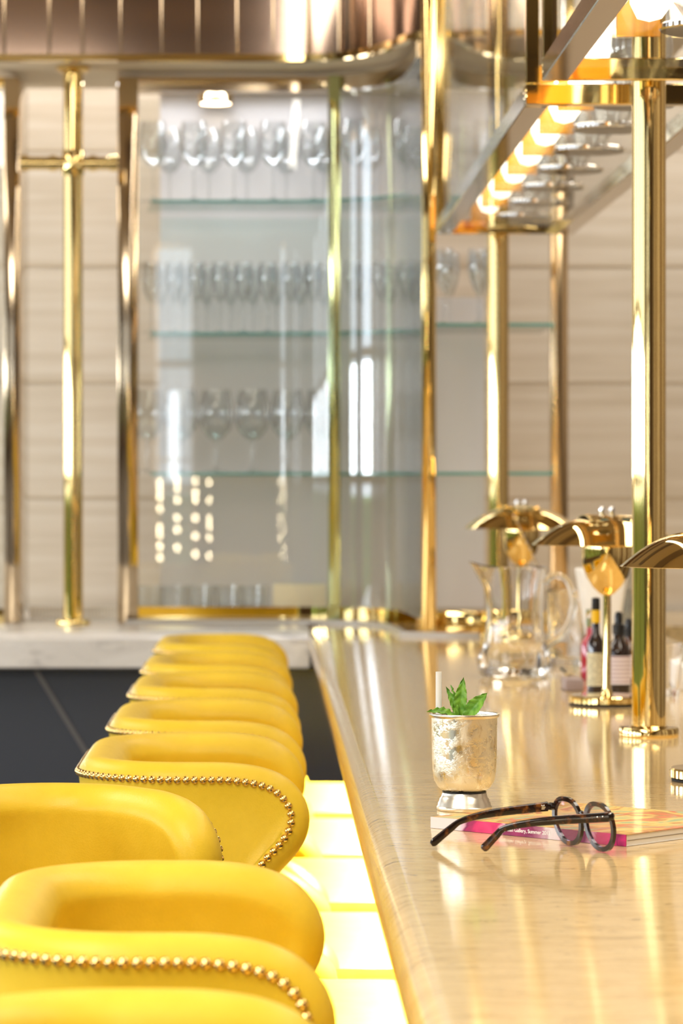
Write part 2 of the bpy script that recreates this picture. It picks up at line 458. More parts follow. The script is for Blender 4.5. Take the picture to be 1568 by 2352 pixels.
def nail_mesh(big=True):
    bm = B(); r = .0052
    lathe(bm, [(r*1.04, 0), (r, .0012), (r*.86, .0026), (r*.55, .0040), (.0001, .0047)], 14)
    return bm
def seat_mesh():
    bm = B(); x0, x1, hw = -.19, .29, .325
    box(bm, (x0, -hw, SEAT_Z-.075), (x1, hw, SEAT_Z), .03, 5)
    bmesh.ops.subdivide_edges(bm, edges=[e for e in bm.edges if e.calc_length() > .2], cuts=8, use_grid_fill=True)
    for v in bm.verts:
        if v.co.z > SEAT_Z-.02:
            v.co.z += .004-.036*abs(v.co.y/hw)**3.2-.010*abs((v.co.x-.05)/.25)**4
    return bm
st = thing('bar_stool', '', 'bar stool')
shell = link('backrest', shell_mesh(), M['leather'], st)
for e_ in shell.data.edges: e_.use_edge_sharp = False
seat = link('seat', seat_mesh(), M['leather'], st)
bm = B(); hw = .327
loop = []
for (cx, cy, a0) in ((.27, .305, 0), (-.17, .305, PI/2), (-.17, -.305, PI), (.27, -.305, 1.5*PI)):
    for k in range(5): a = a0+PI/2*k/4; loop.append((cx+.021*math.cos(a), cy+.021*math.sin(a), SEAT_Z-.042))
loop.append(loop[0]); tube(bm, loop, .0042, 8, cap=False); link('piping', bm, M['piping'], seat)
bm = box(B(), (-.18, -.30, SEAT_Z-.125), (.25, .30, SEAT_Z-.076), .015, 3); link('seat_frame', bm, M['leather'], st)
bm = lathe(B(), [(.0001, .66), (.03, .655), (.03, .10), (.05, .06), (.20, .03), (.235, .012), (.235, 0), (.0001, 0)], 40, (.02, 0, 0)); link('pedestal', bm, M['brass'], st)
bm = B(); tube(bm, [(.02+.2*math.cos(a*PI/12), .2*math.sin(a*PI/12), .30) for a in range(25)], .011, 10, cap=False)
for a in (0, PI/2, PI, 1.5*PI): tube(bm, [(.02, 0, .30), (.02+.2*math.cos(a), .2*math.sin(a), .30)], .008, 8)
link('footrest', bm, M['brass'], st)
# nails follow the outline, set in from the rim
def inset_line(dn):
    pts = []
    n = len(OUT)
    for i in range(n):
        a = Vector(OUT[max(i-1, 0)]); b = Vector(OUT[min(i+1, n-1)]); t = (b-a).normalized()
        pts.append(Vector(OUT[i])+Vector((-t.y, t.x))*dn)
    pts = [p for p in pts if edge_d(p.x, p.y) > dn*.93 and p.y < ARM_Z-dn*.98]
    pts.append(Vector((pts[-1].x-.02, ARM_Z-dn))); pts.append(Vector((0, ARM_Z-dn)))
    return pts
line = inset_line(.0245)
line = line+[Vector((-p.x, p.y)) for p in line[-2::-1]]
L = 0; cum = [0]
for a, b in zip(line, line[1:]): L += (b-a).length*(1.25 if L1 < abs((a.x+b.x)/2) < L1+ARC else 1); cum.append(L)
NP = int(L/.0110); slots = []
for k in range(NP):
    d = L*(k+.5)/NP
    i = max(j for j in range(len(cum)) if cum[j] <= d); i = min(i, len(line)-2)
    q = (d-cum[i])/max(1e-9, cum[i+1]-cum[i]); p = line[i].lerp(line[i+1], q); slots.append(p)
nail0 = None; rest = []
def nail_matrix(p):
    c, n = unroll(p.x, p.y); h = half_th(edge_d(abs(p.x), p.y)); pos = c+n*(h-.0003)
    return Matrix.Translation(pos) @ n.to_track_quat('Z', 'Y').to_matrix().to_4x4()
# the near arm (local -y) and the back show in the photograph
order = sorted(range(NP), key=lambda k: slots[k].x)
near = [k for k in order if slots[k].y > SEAT_Z-.02][:96]
bmrest = B()
for k in order:
    mt = nail_matrix(slots[k])
    if k in near:
        if nail0 is None:
            nail0 = link('nail', nail_mesh(), M['nail'], st); nn_ = nail0
        else: nn_ = nail0.copy(); COL.objects.link(nn_)
        nn_.matrix_local = mt
    else:
        tb = nail_mesh(); tb.transform(mt); me = bpy.data.meshes.new('t'); tb.to_mesh(me); tb.free(); bmrest.from_mesh(me); bpy.data.meshes.remove(me)
nr = link('nail_row', bmrest, M['nail'], st); nr['kind'] = 'stuff'
index_kids(st)
stools = [
 (0.0, 2.12, 0, 'yellow leather bar stool cut off by the bottom edge, nearest of the row'),
 (0.0, 2.92, 0, 'yellow leather bar stool with the largest nailheads, second from the bottom edge'),
 (-.300, 3.70, -53, 'yellow leather bar stool swivelled to show its plain inner back at the left edge'),
 (0.0, 4.53, 0, 'yellow leather bar stool with sharp nailhead curve, just beyond the swivelled stool'),
 (.005, 5.27, 0, 'yellow leather bar stool, fourth of the row counted from the white counter'),
 (.005, 6.05, 0, 'yellow leather bar stool, third of the row counted from the white counter'),
 (0.0, 6.78, 0, 'yellow leather bar stool, second of the row counted from the white counter'),
 (-.003, 7.60, 0, 'yellow leather bar stool furthest away, smallest in the row, under the white counter edge')]
for i, (x, y, rz, lab) in enumerate(stools):
    o = st if i == 0 else copy_tree(st)
    o.location = (x, y, 0); o.rotation_euler = (0, 0, math.radians(rz)); tag(o, lab, 'bar stool', 'yellow bar stools along the bar')

# ------------------------------------------------------------------ poles
PX = .597
def pole(x, y, label, top=3.4, flange_top=False):
    t = thing('brass_pole', label, 'pole', (x, y, CT))
    lathe_b = lathe(B(), [(.0265, .008), (.0265, top-CT-.002)], 48); 
    link('pole', lathe_b, M['brass'], t)
    bm = lathe(B(), [(.0001, 0), (.046, 0), (.0465, .002), (.0465, .0125), (.045, .0145), (.030, .0150), (.0285, .017), (.0268, .0175)], 56); link('flange', bm, M['brass'], t)
    if flange_top:
        bm = lathe(B(), [(.0268, top-CT-.022), (.034, top-CT-.018), (.046, top-CT-.012), (.046, top-CT-.002), (.0001, top-CT-.002)], 48); link('flange', bm, M['brass'], t)
    return t
pole(PX, 5.09, 'thick polished brass pole standing on the bar top at right')
pole(.585, 8.22, 'brass pole standing on the bar behind the glass jug')
yP = 9.0; zc = zat(138, 8.86)+.001
t = pole(xat(168, yP), yP, 'brass pole with a crossbar on the back counter at left', top=zc, flange_top=True)
za = zat(375, yP)-CT; x0, x1 = xat(47, yP)-t.location.x, xat(271, yP)-t.location.x
bm = tube(B(), [(x0, 0, za), (x1, 0, za)], .0185, 24); cb = link('crossbar', bm, M['brass'], t)
bm = B()
for xx in (x0+.012, -.055, .055, x1-.012): link('collar', tube(B(), [(xx-.010, 0, za), (xx+.010, 0, za)], .0225, 24), M['brass'], cb)
link('socket', lathe(B(), [(.0272, za-.035), (.031, za-.030), (.031, za+.030), (.0272, za+.035)], 32), M['brass'], t)
# ------------------------------------------------------------------ back bar cabinets
YC = 9.12
plan = [(xat(290, YC), YC), (xat(500, YC), YC), (.05, YC), (.12, YC-.008), (.19, YC-.03), (.27, YC-.08), (.335, YC-.155), (.375, YC-.27), (.395, YC-.48), (.405, YC-.76)]
curve = [(p.x, p.y) for p in smooth_path([(a, b) for a, b in plan], 6)]
def offs(path, d): 
    out = []
    for i, p in enumerate(path):
        q0 = Vector(path[max(i-1, 0)]); q1 = Vector(path[min(i+1, len(path)-1)]); t = (q1-q0).normalized(); out.append(tuple(Vector(p)+Vector((t.y, -t.x))*d))
    return out
ZCT = zat(138, 8.86)-.016            # cabinet top
ZCB = CT+.001
cab = thing('display_cabinet', 'brass framed glass cabinet of stemware with a curved glass end', 'cabinet')
xs0 = xat(318, YC); imul = min(range(len(curve)), key=lambda i: abs(curve[i][0]-.19))
flat_p = [p for p in curve if p[0] <= .192]; curv_p = [p for p in curve if p[0] >= .188]
bm = ribbon(B(), flat_p, .006, ZCB+.045, ZCT-.06); link('glass_panel', bm, M['pane'], cab)
bm = ribbon(B(), curv_p, .008, ZCB+.045, ZCT-.02); link('glass_panel', bm, M['pane_curved'], cab)
bm = ribbon(B(), offs(curve, .004), .03, ZCB, ZCB+.045); link('bottom_rail', bm, M['brass'], cab)
bm = ribbon(B(), offs(curve, .004), .03, zat(212, YC), ZCT); link('top_rail', bm, M['brass_brown'], cab)
bm = box(B(), (xat(271, YC), YC-.03, ZCB), (xat(318, YC), YC+.02, ZCT), .003); link('post', bm, M['brass_brown'], cab)
bm = box(B(), (.19-.0165, YC-.075, ZCB), (.19+.0165, YC-.045, ZCT-.001), .002); link('mullion', bm, M['brass_green_reflection'], cab)
bm = box(B(), (.398, YC-.80, CT+.001), (.434, YC-.765, 3.3), .003); link('post', bm, M['brass'], cab)
inner = [p for p in offs(curve, -.02) if p[0] > xs0+.01 and p[0] < .40]
SHZ = [zat(480, 9.4), zat(776, 9.4), zat(1089, 9.4)]
for z in SHZ:
    poly = inner+[(.40, YC+.35), (xs0+.012, YC+.35)]
    s = link('shelf', prism(B(), poly, z-.004, z+.004), M['shelf_glass'], cab, smooth=False)
    link('shelf_edge', ribbon(B(), offs(inner, .002), .002, z-.004, z+.004), M['shelf_edge'], s)
bm = box(B(), (xat(368, YC+.4), YC+.37, CT), (.44, YC+.38, ZCT)); link('back_panel', bm, M['frost'], cab, smooth=False)
bm = box(B(), (xat(271, YC), YC+.0, ZCT-.001), (.44, YC+.38, ZCT+.015)); link('top_panel', bm, M['soffit'], cab, smooth=False)
t = thing('downlight', 'bright round downlight in the top of the stemware cabinet', 'light', (xat(495, YC+.2), YC+.2, zat(237, YC+.2)))
bm = lathe(B(), [(.0001, 0), (.043, 0), (.043, .006), (.0001, .006)], 40); link('lens', bm, mat('downlight_lens', (1, 1, 1, 1), .5, emit=(1, .93, .80, 1), estr=14), t)
bm = lathe(B(), [(.044, -.002), (.050, -.002), (.050, .0465), (.044, .0465)], 40); link('rim', bm, M['brass_soft'], t)
# neighbour cabinet at left edge
lc = thing('display_cabinet', 'brass cabinet post and side cut off by the left edge of the picture', 'cabinet')
xl0, xl1 = xat(10, YC), xat(46, YC)
bm = box(B(), (xl0, YC-.02, ZCB), (xl1, YC+.32, ZCT), .003); link('post', bm, M['brass_brown'], lc)
bm = box(B(), (xl0-.6, YC, ZCB+.04), (xl0-.002, YC+.006, zat(200, YC))); link('glass_panel', bm, M['pane'], lc, smooth=False)
bm = box(B(), (xl0-.6, YC-.015, ZCB), (xl0-.001, YC+.02, ZCB+.04)); link('bottom_rail', bm, M['brass'], lc, smooth=False)
bm = box(B(), (xl0-.6, YC-.015, zat(200, YC)), (xl0-.001, YC+.02, ZCT)); link('top_rail', bm, M['brass'], lc, smooth=False)
# right cabinet
YR = 8.48; rc = thing('display_cabinet', 'open brass framed glass shelves right of the curved cabinet', 'cabinet')
xr0, xr1 = .44, xat(1262, YR+.15)
for z, py in ((zat(752, YR+.15), 752), (zat(1088, YR+.15), 1088)):
    s = link('shelf', box(B(), (xr0+.002, YR, z-.004), (xr1-.002, YR+.45, z+.004)), M['shelf_glass'], rc, smooth=False)
    link('shelf_edge', box(B(), (xr0+.002, YR-.003, z-.004), (xr1-.002, YR-.0005, z+.004)), M['shelf_edge'], s, smooth=False)
    SHZ.append(z)
bm = box(B(), (xr1, YR+.12, CT+.001), (xr1+.046, YR+.17, ZCT+.015), .003); link('post', bm, M['brass_soft'], rc)
bm = box(B(), (xr0, YR-.02, CT+.001), (xr1-.001, YR+.02, CT+.06), .004); link('bottom_rail', bm, M['brass'], rc)
bm = box(B(), (xr0, YR+.47, CT+.05), (xat(1112, YR+.47), YR+.476, 2.0)); link('back_panel', bm, M['frost'], rc, smooth=False)
# curved marble plinth line under the cabinets
pl = offs(curve, .055); pl = [p for p in pl]+[(.47, YC-.835), (.56, YC-.84), (.80, YC-.84)]
bm = ribbon(B(), pl, .02, CT+.0003, CT+.012); tag(link('cabinet_plinth', bm, mat('grey_trim', S(176, 170, 162), .25)), 'low grey curved plinth line at the foot of the cabinets', 'plinth')
# stone upstand at left
bm = B()
xa, xb = xat(66, 9.4), xat(270, 9.4)
for i in range(26):
    q = xa+(xb-xa)*i/26; box(bm, (q+.001, 9.40, CT), (q+(xb-xa)/26-.001, 9.42, CT+.035), .001, 1)
tag(link('tile_upstand', bm, mat('pale_tile', S(226, 216, 200), .2), smooth=False), 'low row of pale tiles behind the left brass pole', 'tiles')

# canopy above the cabinets
YK = 8.86
cplan = [(-1.6, YK), (-.9, YK), (.0, YK), (.13, YK-.01), (.24, YK-.08), (.33, YK-.25), (.385, YK-.42), (.44, YK-.455), (.60, YK-.49), (1.1, YK-.5)]
cc = [(p.x, p.y) for p in smooth_path(cplan, 6)]
ZR = zat(138, YK)
can = thing('canopy', 'bronze mirrored canopy with brass rim above the cabinets', 'canopy')
bm = ribbon(B(), [p for p in cc if p[0] <= .40], .012, ZR+.014, 3.3); link('mirror_panel', bm, M['bronze'], can)
bm = ribbon(B(), [p for p in cc if p[0] >= .40], .010, ZR+.014, 3.3); link('glass_panel', bm, M['pane_curved'], can)
bm = ribbon(B(), offs(cc, .006), .026, ZR-.004, ZR+.014); link('rim', bm, M['brass'], can)
poly = offs(cc, -.02)+[(1.1, YC+.4), (-1.6, YC+.4)]
bm = prism(B(), poly, ZR+.002, ZR+.012); link('soffit', bm, M['soffit'], can, smooth=False)
d = 0; last = None
px_ = [10, 100, 190, 278, 372, 455, 545, 628, 712, 790, 860]
for p in px_:
    x = xat(p, YK); i = min(range(len(cc)), key=lambda i: abs(cc[i][0]-x)); q = offs(cc, .012)[i]
    bm = tube(B(), [(x if abs(x-q[0]) > .02 else q[0], q[1], ZR+.014), (x if abs(x-q[0]) > .02 else q[0], q[1], 3.3)], .0032, 8); link('rib', bm, M['brass_brown'], can)
# hanging glass rods in front of the right of the canopy
# ------------------------------------------------------------------ overhead racks
ZRK = CZ+.614
def rack(y0, y1, label, lights):
    t = thing('glass_rack', label, 'rack')
    xa, xb, wd, ht = PX-.172, PX+.172, .04, .034
    if y1 > 6: y1 = y1
    for x in (xa, xb-wd):
        link('side_rail', box(B(), (x, y0+wd, ZRK), (x+wd, y1-wd*.4, ZRK+ht), .0015, 1), M['brass_brown'], t)
    for y, w_ in ((y0, wd*.7), (y1-wd*.4, wd*.4)):
        link('end_rail', box(B(), (xa, y, ZRK), (xb, y+w_, ZRK+ht), .0015, 1), M['brass'], t)
    for (x, y) in ((xa, y0), (xb-.022, y0), (xa, y1-.022), (xb-.022, y1-.022)):
        link('corner_post', box(B(), (x, y, ZRK+ht), (x+.022, y+.022, 3.38), .0015, 1), M['brass'], t)
    link('glass_floor', box(B(), (xa+wd, y0+wd*.7, ZRK+.010), (xb-wd, y1-wd*.4, ZRK+.020)), M['pane_clear'], t, smooth=False)
    link('glass_side', box(B(), (xa+.008, y0+.024, ZRK+ht+.001), (xa+.013, y1-.024, ZRK+.9)), M['pane_clear'], t, smooth=False)
    return t
rack(5.34, 8.17, 'brass and glass rack overhead running from the thick pole to the far pole', None)
rack(2.6, 5.03, 'brass and glass rack overhead, nearest, cut off by the top edge', None)
# candle lamps standing in the racks
ZF = ZRK+.0202
M['amber'] = mat('amber_reflection', (1.0, .50, .06, 1), .1, trans=.6)
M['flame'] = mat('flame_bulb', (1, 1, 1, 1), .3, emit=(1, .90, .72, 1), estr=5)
M['greydisc'] = mat('grey_disc', S(128, 120, 112), .6, spec=.2)
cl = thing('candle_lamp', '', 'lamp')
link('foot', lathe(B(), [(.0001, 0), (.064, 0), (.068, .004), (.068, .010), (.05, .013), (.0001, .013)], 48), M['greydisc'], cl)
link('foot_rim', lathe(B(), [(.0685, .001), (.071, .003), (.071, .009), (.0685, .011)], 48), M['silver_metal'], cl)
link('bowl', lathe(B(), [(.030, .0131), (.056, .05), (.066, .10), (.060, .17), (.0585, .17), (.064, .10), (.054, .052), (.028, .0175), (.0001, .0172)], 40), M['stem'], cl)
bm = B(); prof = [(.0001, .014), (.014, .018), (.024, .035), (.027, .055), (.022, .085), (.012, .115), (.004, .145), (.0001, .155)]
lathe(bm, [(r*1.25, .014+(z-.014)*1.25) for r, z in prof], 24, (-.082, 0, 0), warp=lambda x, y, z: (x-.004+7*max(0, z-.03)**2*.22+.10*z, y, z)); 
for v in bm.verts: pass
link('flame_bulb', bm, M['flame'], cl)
link('amber_reflection_plate', box(B(), (-.125, .055, .0005), (-.062, .060, .125), .001, 1), M['amber'], cl)  # added plate standing in for the orange reflection in each glass
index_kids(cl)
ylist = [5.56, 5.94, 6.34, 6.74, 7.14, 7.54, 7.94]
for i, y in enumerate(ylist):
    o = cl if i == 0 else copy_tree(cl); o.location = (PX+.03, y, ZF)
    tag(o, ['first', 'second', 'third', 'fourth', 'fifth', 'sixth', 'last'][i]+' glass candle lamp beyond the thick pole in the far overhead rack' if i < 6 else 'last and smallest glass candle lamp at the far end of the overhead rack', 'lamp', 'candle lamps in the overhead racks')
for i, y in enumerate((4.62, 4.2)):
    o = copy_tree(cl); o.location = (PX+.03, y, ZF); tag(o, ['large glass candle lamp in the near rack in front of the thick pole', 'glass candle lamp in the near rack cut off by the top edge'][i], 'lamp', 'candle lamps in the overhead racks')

# ------------------------------------------------------------------ stemware
def wine(h, r, stem_h, foot, fl=False):
    t = .0016; b0 = stem_h; bh = h-b0; pr = [(.0001, 0), (foot, 0), (foot, .0015), (foot*.5, .004), (.004, .012), (.0032, b0*.6), (.004, b0-.006)]
    outer = [(r*.45, b0+bh*.04), (r*.85, b0+bh*.20), (r, b0+bh*.42), (r*.93, b0+bh*.72), (r*.80, h)]
    if fl: outer = [(r*.4, b0+bh*.06), (r*.8, b0+bh*.3), (r, b0+bh*.6), (r*.9, h)]
    innerp = [(x-t, z+(.001 if z < h else 0)) for x, z in outer[::-1]]
    return pr+outer+innerp+[(.0001, b0+bh*.05)]
def glassware(name, prof): return lathe(B(), prof, 20)
protos = {}
def put(kind, name, x, y, z, label, group, cat):
    if kind not in protos:
        bm = lathe(B(), KINDS_[kind], 22); o = link(name, bm, M['stem']); protos[kind] = o
    else: o = protos[kind].copy(); COL.objects.link(o)
    o.name = name; o.location = (x, y, z); tag(o, label, cat, group); return o
KINDS_ = {'tall': wine(.225, .042, .10, .036), 'flute': wine(.20, .027, .085, .030, True), 'big': wine(.235, .050, .095, .038), 
          'tumbler': [(.0001, 0), (.036, 0), (.040, .10), (.038, .10), (.034, .008), (.0001, .008)]}
ORD = ['first', 'second', 'third', 'fourth', 'fifth', 'sixth', 'seventh', 'eighth', 'ninth', 'tenth']
def row(kind, name, z, px0, px1, n, y, label, group, cat='glass'):
    for i in range(n):
        px = px0+(px1-px0)*i/(n-1); o_ = ORD[i] if i < n-1 else 'rightmost'
        put(kind, name, xat(px, y)+random.uniform(-.003, .003), y+random.uniform(-.004, .004), z, label+', '+o_+(' from the left' if i < n-1 else ''), group, cat)
z1, z2, z3 = SHZ[0]+.0041, SHZ[1]+.0041, SHZ[2]+.0041
row('tall', 'wine_glass', z1, 352, 722, 5, 9.20, 'clear wine glass on the top cabinet shelf, front row', 'wine glasses on the top cabinet shelf')
row('tall', 'wine_glass', z1, 392, 745, 5, 9.40, 'clear wine glass on the top cabinet shelf, back row', 'wine glasses on the top cabinet shelf')
row('flute', 'flute_glass', z2, 345, 722, 8, 9.20, 'slender flute glass on the middle cabinet shelf, front row', 'flutes on the middle cabinet shelf')
row('flute', 'flute_glass', z2, 368, 742, 8, 9.36, 'slender flute glass on the middle cabinet shelf, back row', 'flutes on the middle cabinet shelf')
row('big', 'wine_glass', z3, 338, 738, 6, 9.26, 'large bowled wine glass on the lowest cabinet shelf', 'large wine glasses on the lowest cabinet shelf')
row('tall', 'wine_glass', z1, 815, 930, 2, 9.14, 'wine glass behind the curved pane, top shelf, front row', 'wine glasses at the curved end, top shelf')
row('tall', 'wine_glass', z1, 850, 950, 2, 9.33, 'wine glass behind the curved pane, top shelf, back row', 'wine glasses at the curved end, top shelf')
row('flute', 'flute_glass', z2, 812, 935, 3, 9.12, 'flute behind the curved pane, middle shelf, front row', 'flutes at the curved end, middle shelf')
row('flute', 'flute_glass', z2, 835, 955, 3, 9.32, 'flute behind the curved pane, middle shelf, back row', 'flutes at the curved end, middle shelf')
zr = SHZ[3]+.0041
row('flute', 'flute_glass', zr, 1022, 1098, 2, 8.58, 'flute on the open glass shelf, front row', 'flutes on the open shelf')
row('flute', 'flute_glass', zr, 1035, 1104, 2, 8.74, 'flute on the open glass shelf, back row', 'flutes on the open shelf')
row('tumbler', 'tumbler', CT+.0006, 340, 585, 5, 9.24, 'clear tumbler on the floor of the stemware cabinet', 'tumblers at the foot of the cabinet')
bm = box(B(), (xat(627, 9.22), 9.2, CT+.0006), (xat(748, 9.22), 9.3, zat(1342, 9.22)), .003); tag(link('box', bm, mat('cream_box', S(236, 220, 190), .5)), 'cream box standing in the stemware cabinet beside the tumblers', 'box')

# ------------------------------------------------------------------ brass mushroom lamps
def lamp(x, y, rz, label):
    t = thing('table_lamp', label, 'lamp', (x, y, CT+.0005), rz, 'brass table lamps on the bar')
    b = link('base', lathe(B(), [(.0001, .003), (.066, .003), (.069, .005), (.069, .0145), (.067, .017), (.012, .0185), (.0001, .0185)], 56), M['brass'], t)
    link('felt_pad', lathe(B(), [(.0001, 0), (.0665, 0), (.0665, .0029), (.0001, .0029)], 40), M['felt'], b)
    link('stem', lathe(B(), [(.0115, .0186), (.0085, .024), (.0072, .030), (.0072, .205)], 24), M['brass'], t)
    link('cup', lathe(B(), [(.0072, .194), (.014, .198), (.026, .210), (.037, .228), (.0435, .248), (.0455, .268), (.045, .2815), (.0435, .2815), (.043, .262), (.036, .235), (.02, .212), (.0001, .206)], 48), M['brass'], t)
    # shallow dome brim, slightly oval
    pr = []
    for i in range(13):
        a = i/12; pr.append((.030+(.1175-.030)*a, .332-.0465*a**1.9))
    inn = [(r-.001, z-.0016) for r, z in pr[::-1]]
    sh = link('lamp_shade', lathe(B(), pr+[(.1185, .2845)]+inn, 72, sx=1.14, sy=1.0), M['brass'], t)
    # arched vented hood over the middle
    bm = B(); n = 22; W = .048
    def arch(a, rr): return (rr*math.cos(a)*1.32, rr*math.sin(a)*.80)
    rows = []
    for i in range(n+1):
        a = PI*i/n; row_ = []
        for (r, wz) in ((.0615, -1), (.0635, -1.0), (.0645, -.92), (.0645, .92), (.0635, 1.0), (.0615, 1)):
            yy, zz = arch(a, r); row_.append(bm.verts.new((wz*W*(1-.10*math.sin(a)), yy*.98, .287+zz)))
        rows.append(row_)
    for A, C in zip(rows, rows[1:]):
        for k in range(6): bm.faces.new((A[k], A[(k+1) % 6], C[(k+1) % 6], C[k]))
    bm.faces.new(rows[0][::-1]); bm.faces.new(rows[-1])
    hd = link('hood', bm, M['brass'], t)
    for i, (a, xx) in enumerate(((.42, -.018), (.42, .022), (.95, -.018), (.95, .022), (.68, .003))):
        yy, zz = arch(a+0, .0652); nrm = Vector((0, -yy/1.32**2, zz/.8**2)).normalized()
        q = lathe(B(), [(.0001, 0), (.0085, 0), (.0085, .0006), (.0001, .0006)], 20, sy=.55); q.transform(Matrix.Translation((xx, -yy*.98, .287+zz-.0004)) @ nrm.to_track_quat('Z', 'Y').to_matrix().to_4x4())
        link('vent_hole', q, M['holes'], hd)
    for xx in (-.009, .009):
        link('finial', lathe(B(), [(.0001, .337), (.004, .337), (.005, .342), (.006, .347), (.004, .352), (.0001, .353)], 16, (xx, 0, 0)), M['silver_metal'], t)
    bb = link('bulb', lathe(B(), [(.0001, .215), (.010, .222), (.015, .238), (.013, .254), (.0001, .262)], 20), M['bulb'], t)
    return t
M['holes'] = mat('vent_green', (0.02, 0.05, 0.012, 1), .5)
M['bulb'] = mat('warm_bulb', (1, 1, 1, 1), .4, emit=(1, .80, .50, 1), estr=9)
LX = .606
yL = [LX*F/(1655-VX), 5.80, LX*F/(1192-VX)]
lamp(LX, 4.34, math.radians(-8), 'brass mushroom lamp cut off by the right edge, in front of the thick pole')
lamp(LX, yL[1], math.radians(10), 'brass mushroom lamp between the thick pole and the small bottles')
lamp(LX, 7.75, math.radians(-5), 'brass mushroom lamp behind the glass jug, furthest of the three')

# ------------------------------------------------------------------ jug
yJ = 6.62; xJ = xat(1182, yJ)
jug = thing('glass_jug', 'clear cut glass jug with spout and loop handle, on the bar before the far lamp', 'jug', (xJ, yJ, CT+.0005), PI)
def jug_warp(x, y, z):
    r = math.hypot(x, y)
    if z > .15 and x > 0:
        k = (z-.15)/.075; a = math.atan2(y, x); s = math.exp(-(a/.42)**2)
        x += k*k*.030*s; z2 = z+k*k*.012*s
        return x, y*(1-.25*k*s), z2
    if z < .08:
        a = math.atan2(y, x); f = 1+.012*math.cos(a*14)
        return x*f, y*f, z
    return x, y, z
prof = [(.0001, 0), (.062, 0), (.070, .006), (.074, .018), (.076, .034), (.070, .050), (.064, .060), (.0625, .072), (.059, .10), (.057, .14), (.059, .18), (.064, .215), (.0655, .222), (.0635, .2235), (.061, .214), (.0555, .18), (.0535, .14), (.0555, .10), (.058, .074), (.060, .055), (.055, .022), (.0001, .016)]
link('body', lathe(B(), prof, 70, warp=jug_warp), M['glass'], jug)
hp = smooth_path([(-.060, 0, .192), (-.080, 0, .206), (-.104, 0, .196), (-.118, 0, .160), (-.113, 0, .118), (-.092, 0, .082), (-.066, 0, .066)], 6)
link('handle', tube(B(), hp, [.0072]*len(hp), 14), M['glass'], jug)
bm = lathe(B(), [(.0001, .0165), (.054, .0225), (.057, .05), (.0555, .072), (.0001, .072)], 40); 
# bar spoon leaning in jug
sp = thing('bar_spoon', 'long twisted steel bar spoon leaning in the cut glass beaker', 'spoon')
b = Vector((xat(1178, 7.05), 7.04, zat(1182, 7.05))); low = Vector((xat(1312, 7.05), 7.05, zat(1462, 7.05)))
n = 60; pts = [low.lerp(b, i/n) for i in range(n+1)]
link('handle', tube(B(), pts, [.0020+.0006*math.sin(i*1.9) for i in range(n+1)], 8), M['silver_metal'], sp)
bm = lathe(B(), [(.0001, -.016), (.006, -.012), (.0085, 0), (.006, .012), (.0001, .016)], 16, sy=.35); bm.transform(Matrix.Translation(low) @ (b-low).to_track_quat('Z', 'Y').to_matrix().to_4x4()); link('bowl', bm, M['silver_metal'], sp)
# cut mixing glass behind
yM = 7.05; prof = [(.0001, 0), (.036, 0), (.038, .01), (.0435, .16), (.042, .162), (.0395, .155), (.034, .018), (.0001, .014)]
def cutw(x, y, z):
    a = math.atan2(y, x); f = 1+(.022*math.cos(a*10+z*60) if .02 < z < .10 else 0); return x*f, y*f, z
tag(link('mixing_glass', lathe(B(), prof+[], 60, warp=cutw), M['glass']), 'tall cut glass mixing beaker between the jug and the white paper cone', 'glass').location = (xat(1300, yM), yM, CT+.0005)
# white paper cone
yN = 6.75; bm = B(); 
cn = [bm.verts.new((xat(px, yN)-xat(1378, yN), yy, zat(py, yN)-CT)) for px, py, yy in ((1322, 1300, 0), (1428, 1290, .03), (1400, 1545, .05), (1352, 1552, 0))]
bm.free()
bm = lathe(B(), [(.0001, .0005), (.022, .0005), (.056, .215), (.0545, .217), (.0205, .003), (.0001, .003)], 40, sy=.6)
tag(link('napkin_cone', bm, M['white']), 'white paper cone standing behind the middle lamp', 'paper cone').location = (xat(1382, yN), yN, CT+.0005)
# bitters bottles
def bottle(x, y, h, r, body, cap, caplabel, label, dropper=False, lab=None):
    t = thing('bottle', label, 'bottle', (x, y, CT+.0005), 0, 'small bottles on the bar')
    sh = h*.60 if not dropper else h*.62
    link('body', lathe(B(), [(.0001, 0), (r*.95, 0), (r, .004), (r, sh*.82), (r*.86, sh*.93), (r*.42, sh*1.06), (r*.38, h*.80), (.0001, h*.80)], 32), body, t)
    if dropper:
        link('cap', lathe(B(), [(r*.5, h*.72), (r*.52, h*.84), (r*.34, h*.85), (r*.34, h*.95), (r*.22, h*.995), (.0001, h)], 24), cap, t)
    else:
        link('cap', lathe(B(), [(r*.45, h*.87), (r*.47, h*.88), (r*.47, h*.99), (.0001, h)], 24), cap, t)
        link('neck_band', lathe(B(), [(r*.43, h*.74), (r*.48, h*.745), (r*.48, h*.865), (r*.43, h*.87)], 24), caplabel, t)
    if lab: link('paper_label', lathe(B(), [(r*1.015, sh*.18), (r*1.02, sh*.18), (r*1.02, sh*.74), (r*1.015, sh*.74)], 32), lab, t)
    return t
M['dark_bottle'] = mat('dark_bottle_glass', (0.020, 0.010, 0.008, 1), .08, coat=.5)
M['brown_bottle'] = mat('brown_bottle_glass', (0.10, 0.04, 0.015, 1), .08, coat=.5)
m = M['label_cream'] = mat('cream_label', S(225, 215, 180), .6); v = coords(m, (1, 1, 1)); a_ = nd(m, 'ShaderNodeTexNoise', Scale=700.0, Detail=2.0); lk(m, v, a_.inputs['Vector'])
lk(m, ramp(m, a_.outputs[0], [(.42, S(120, 118, 90)), (.5, S(228, 220, 186))]).outputs[0], pb(m).inputs['Base Color'])
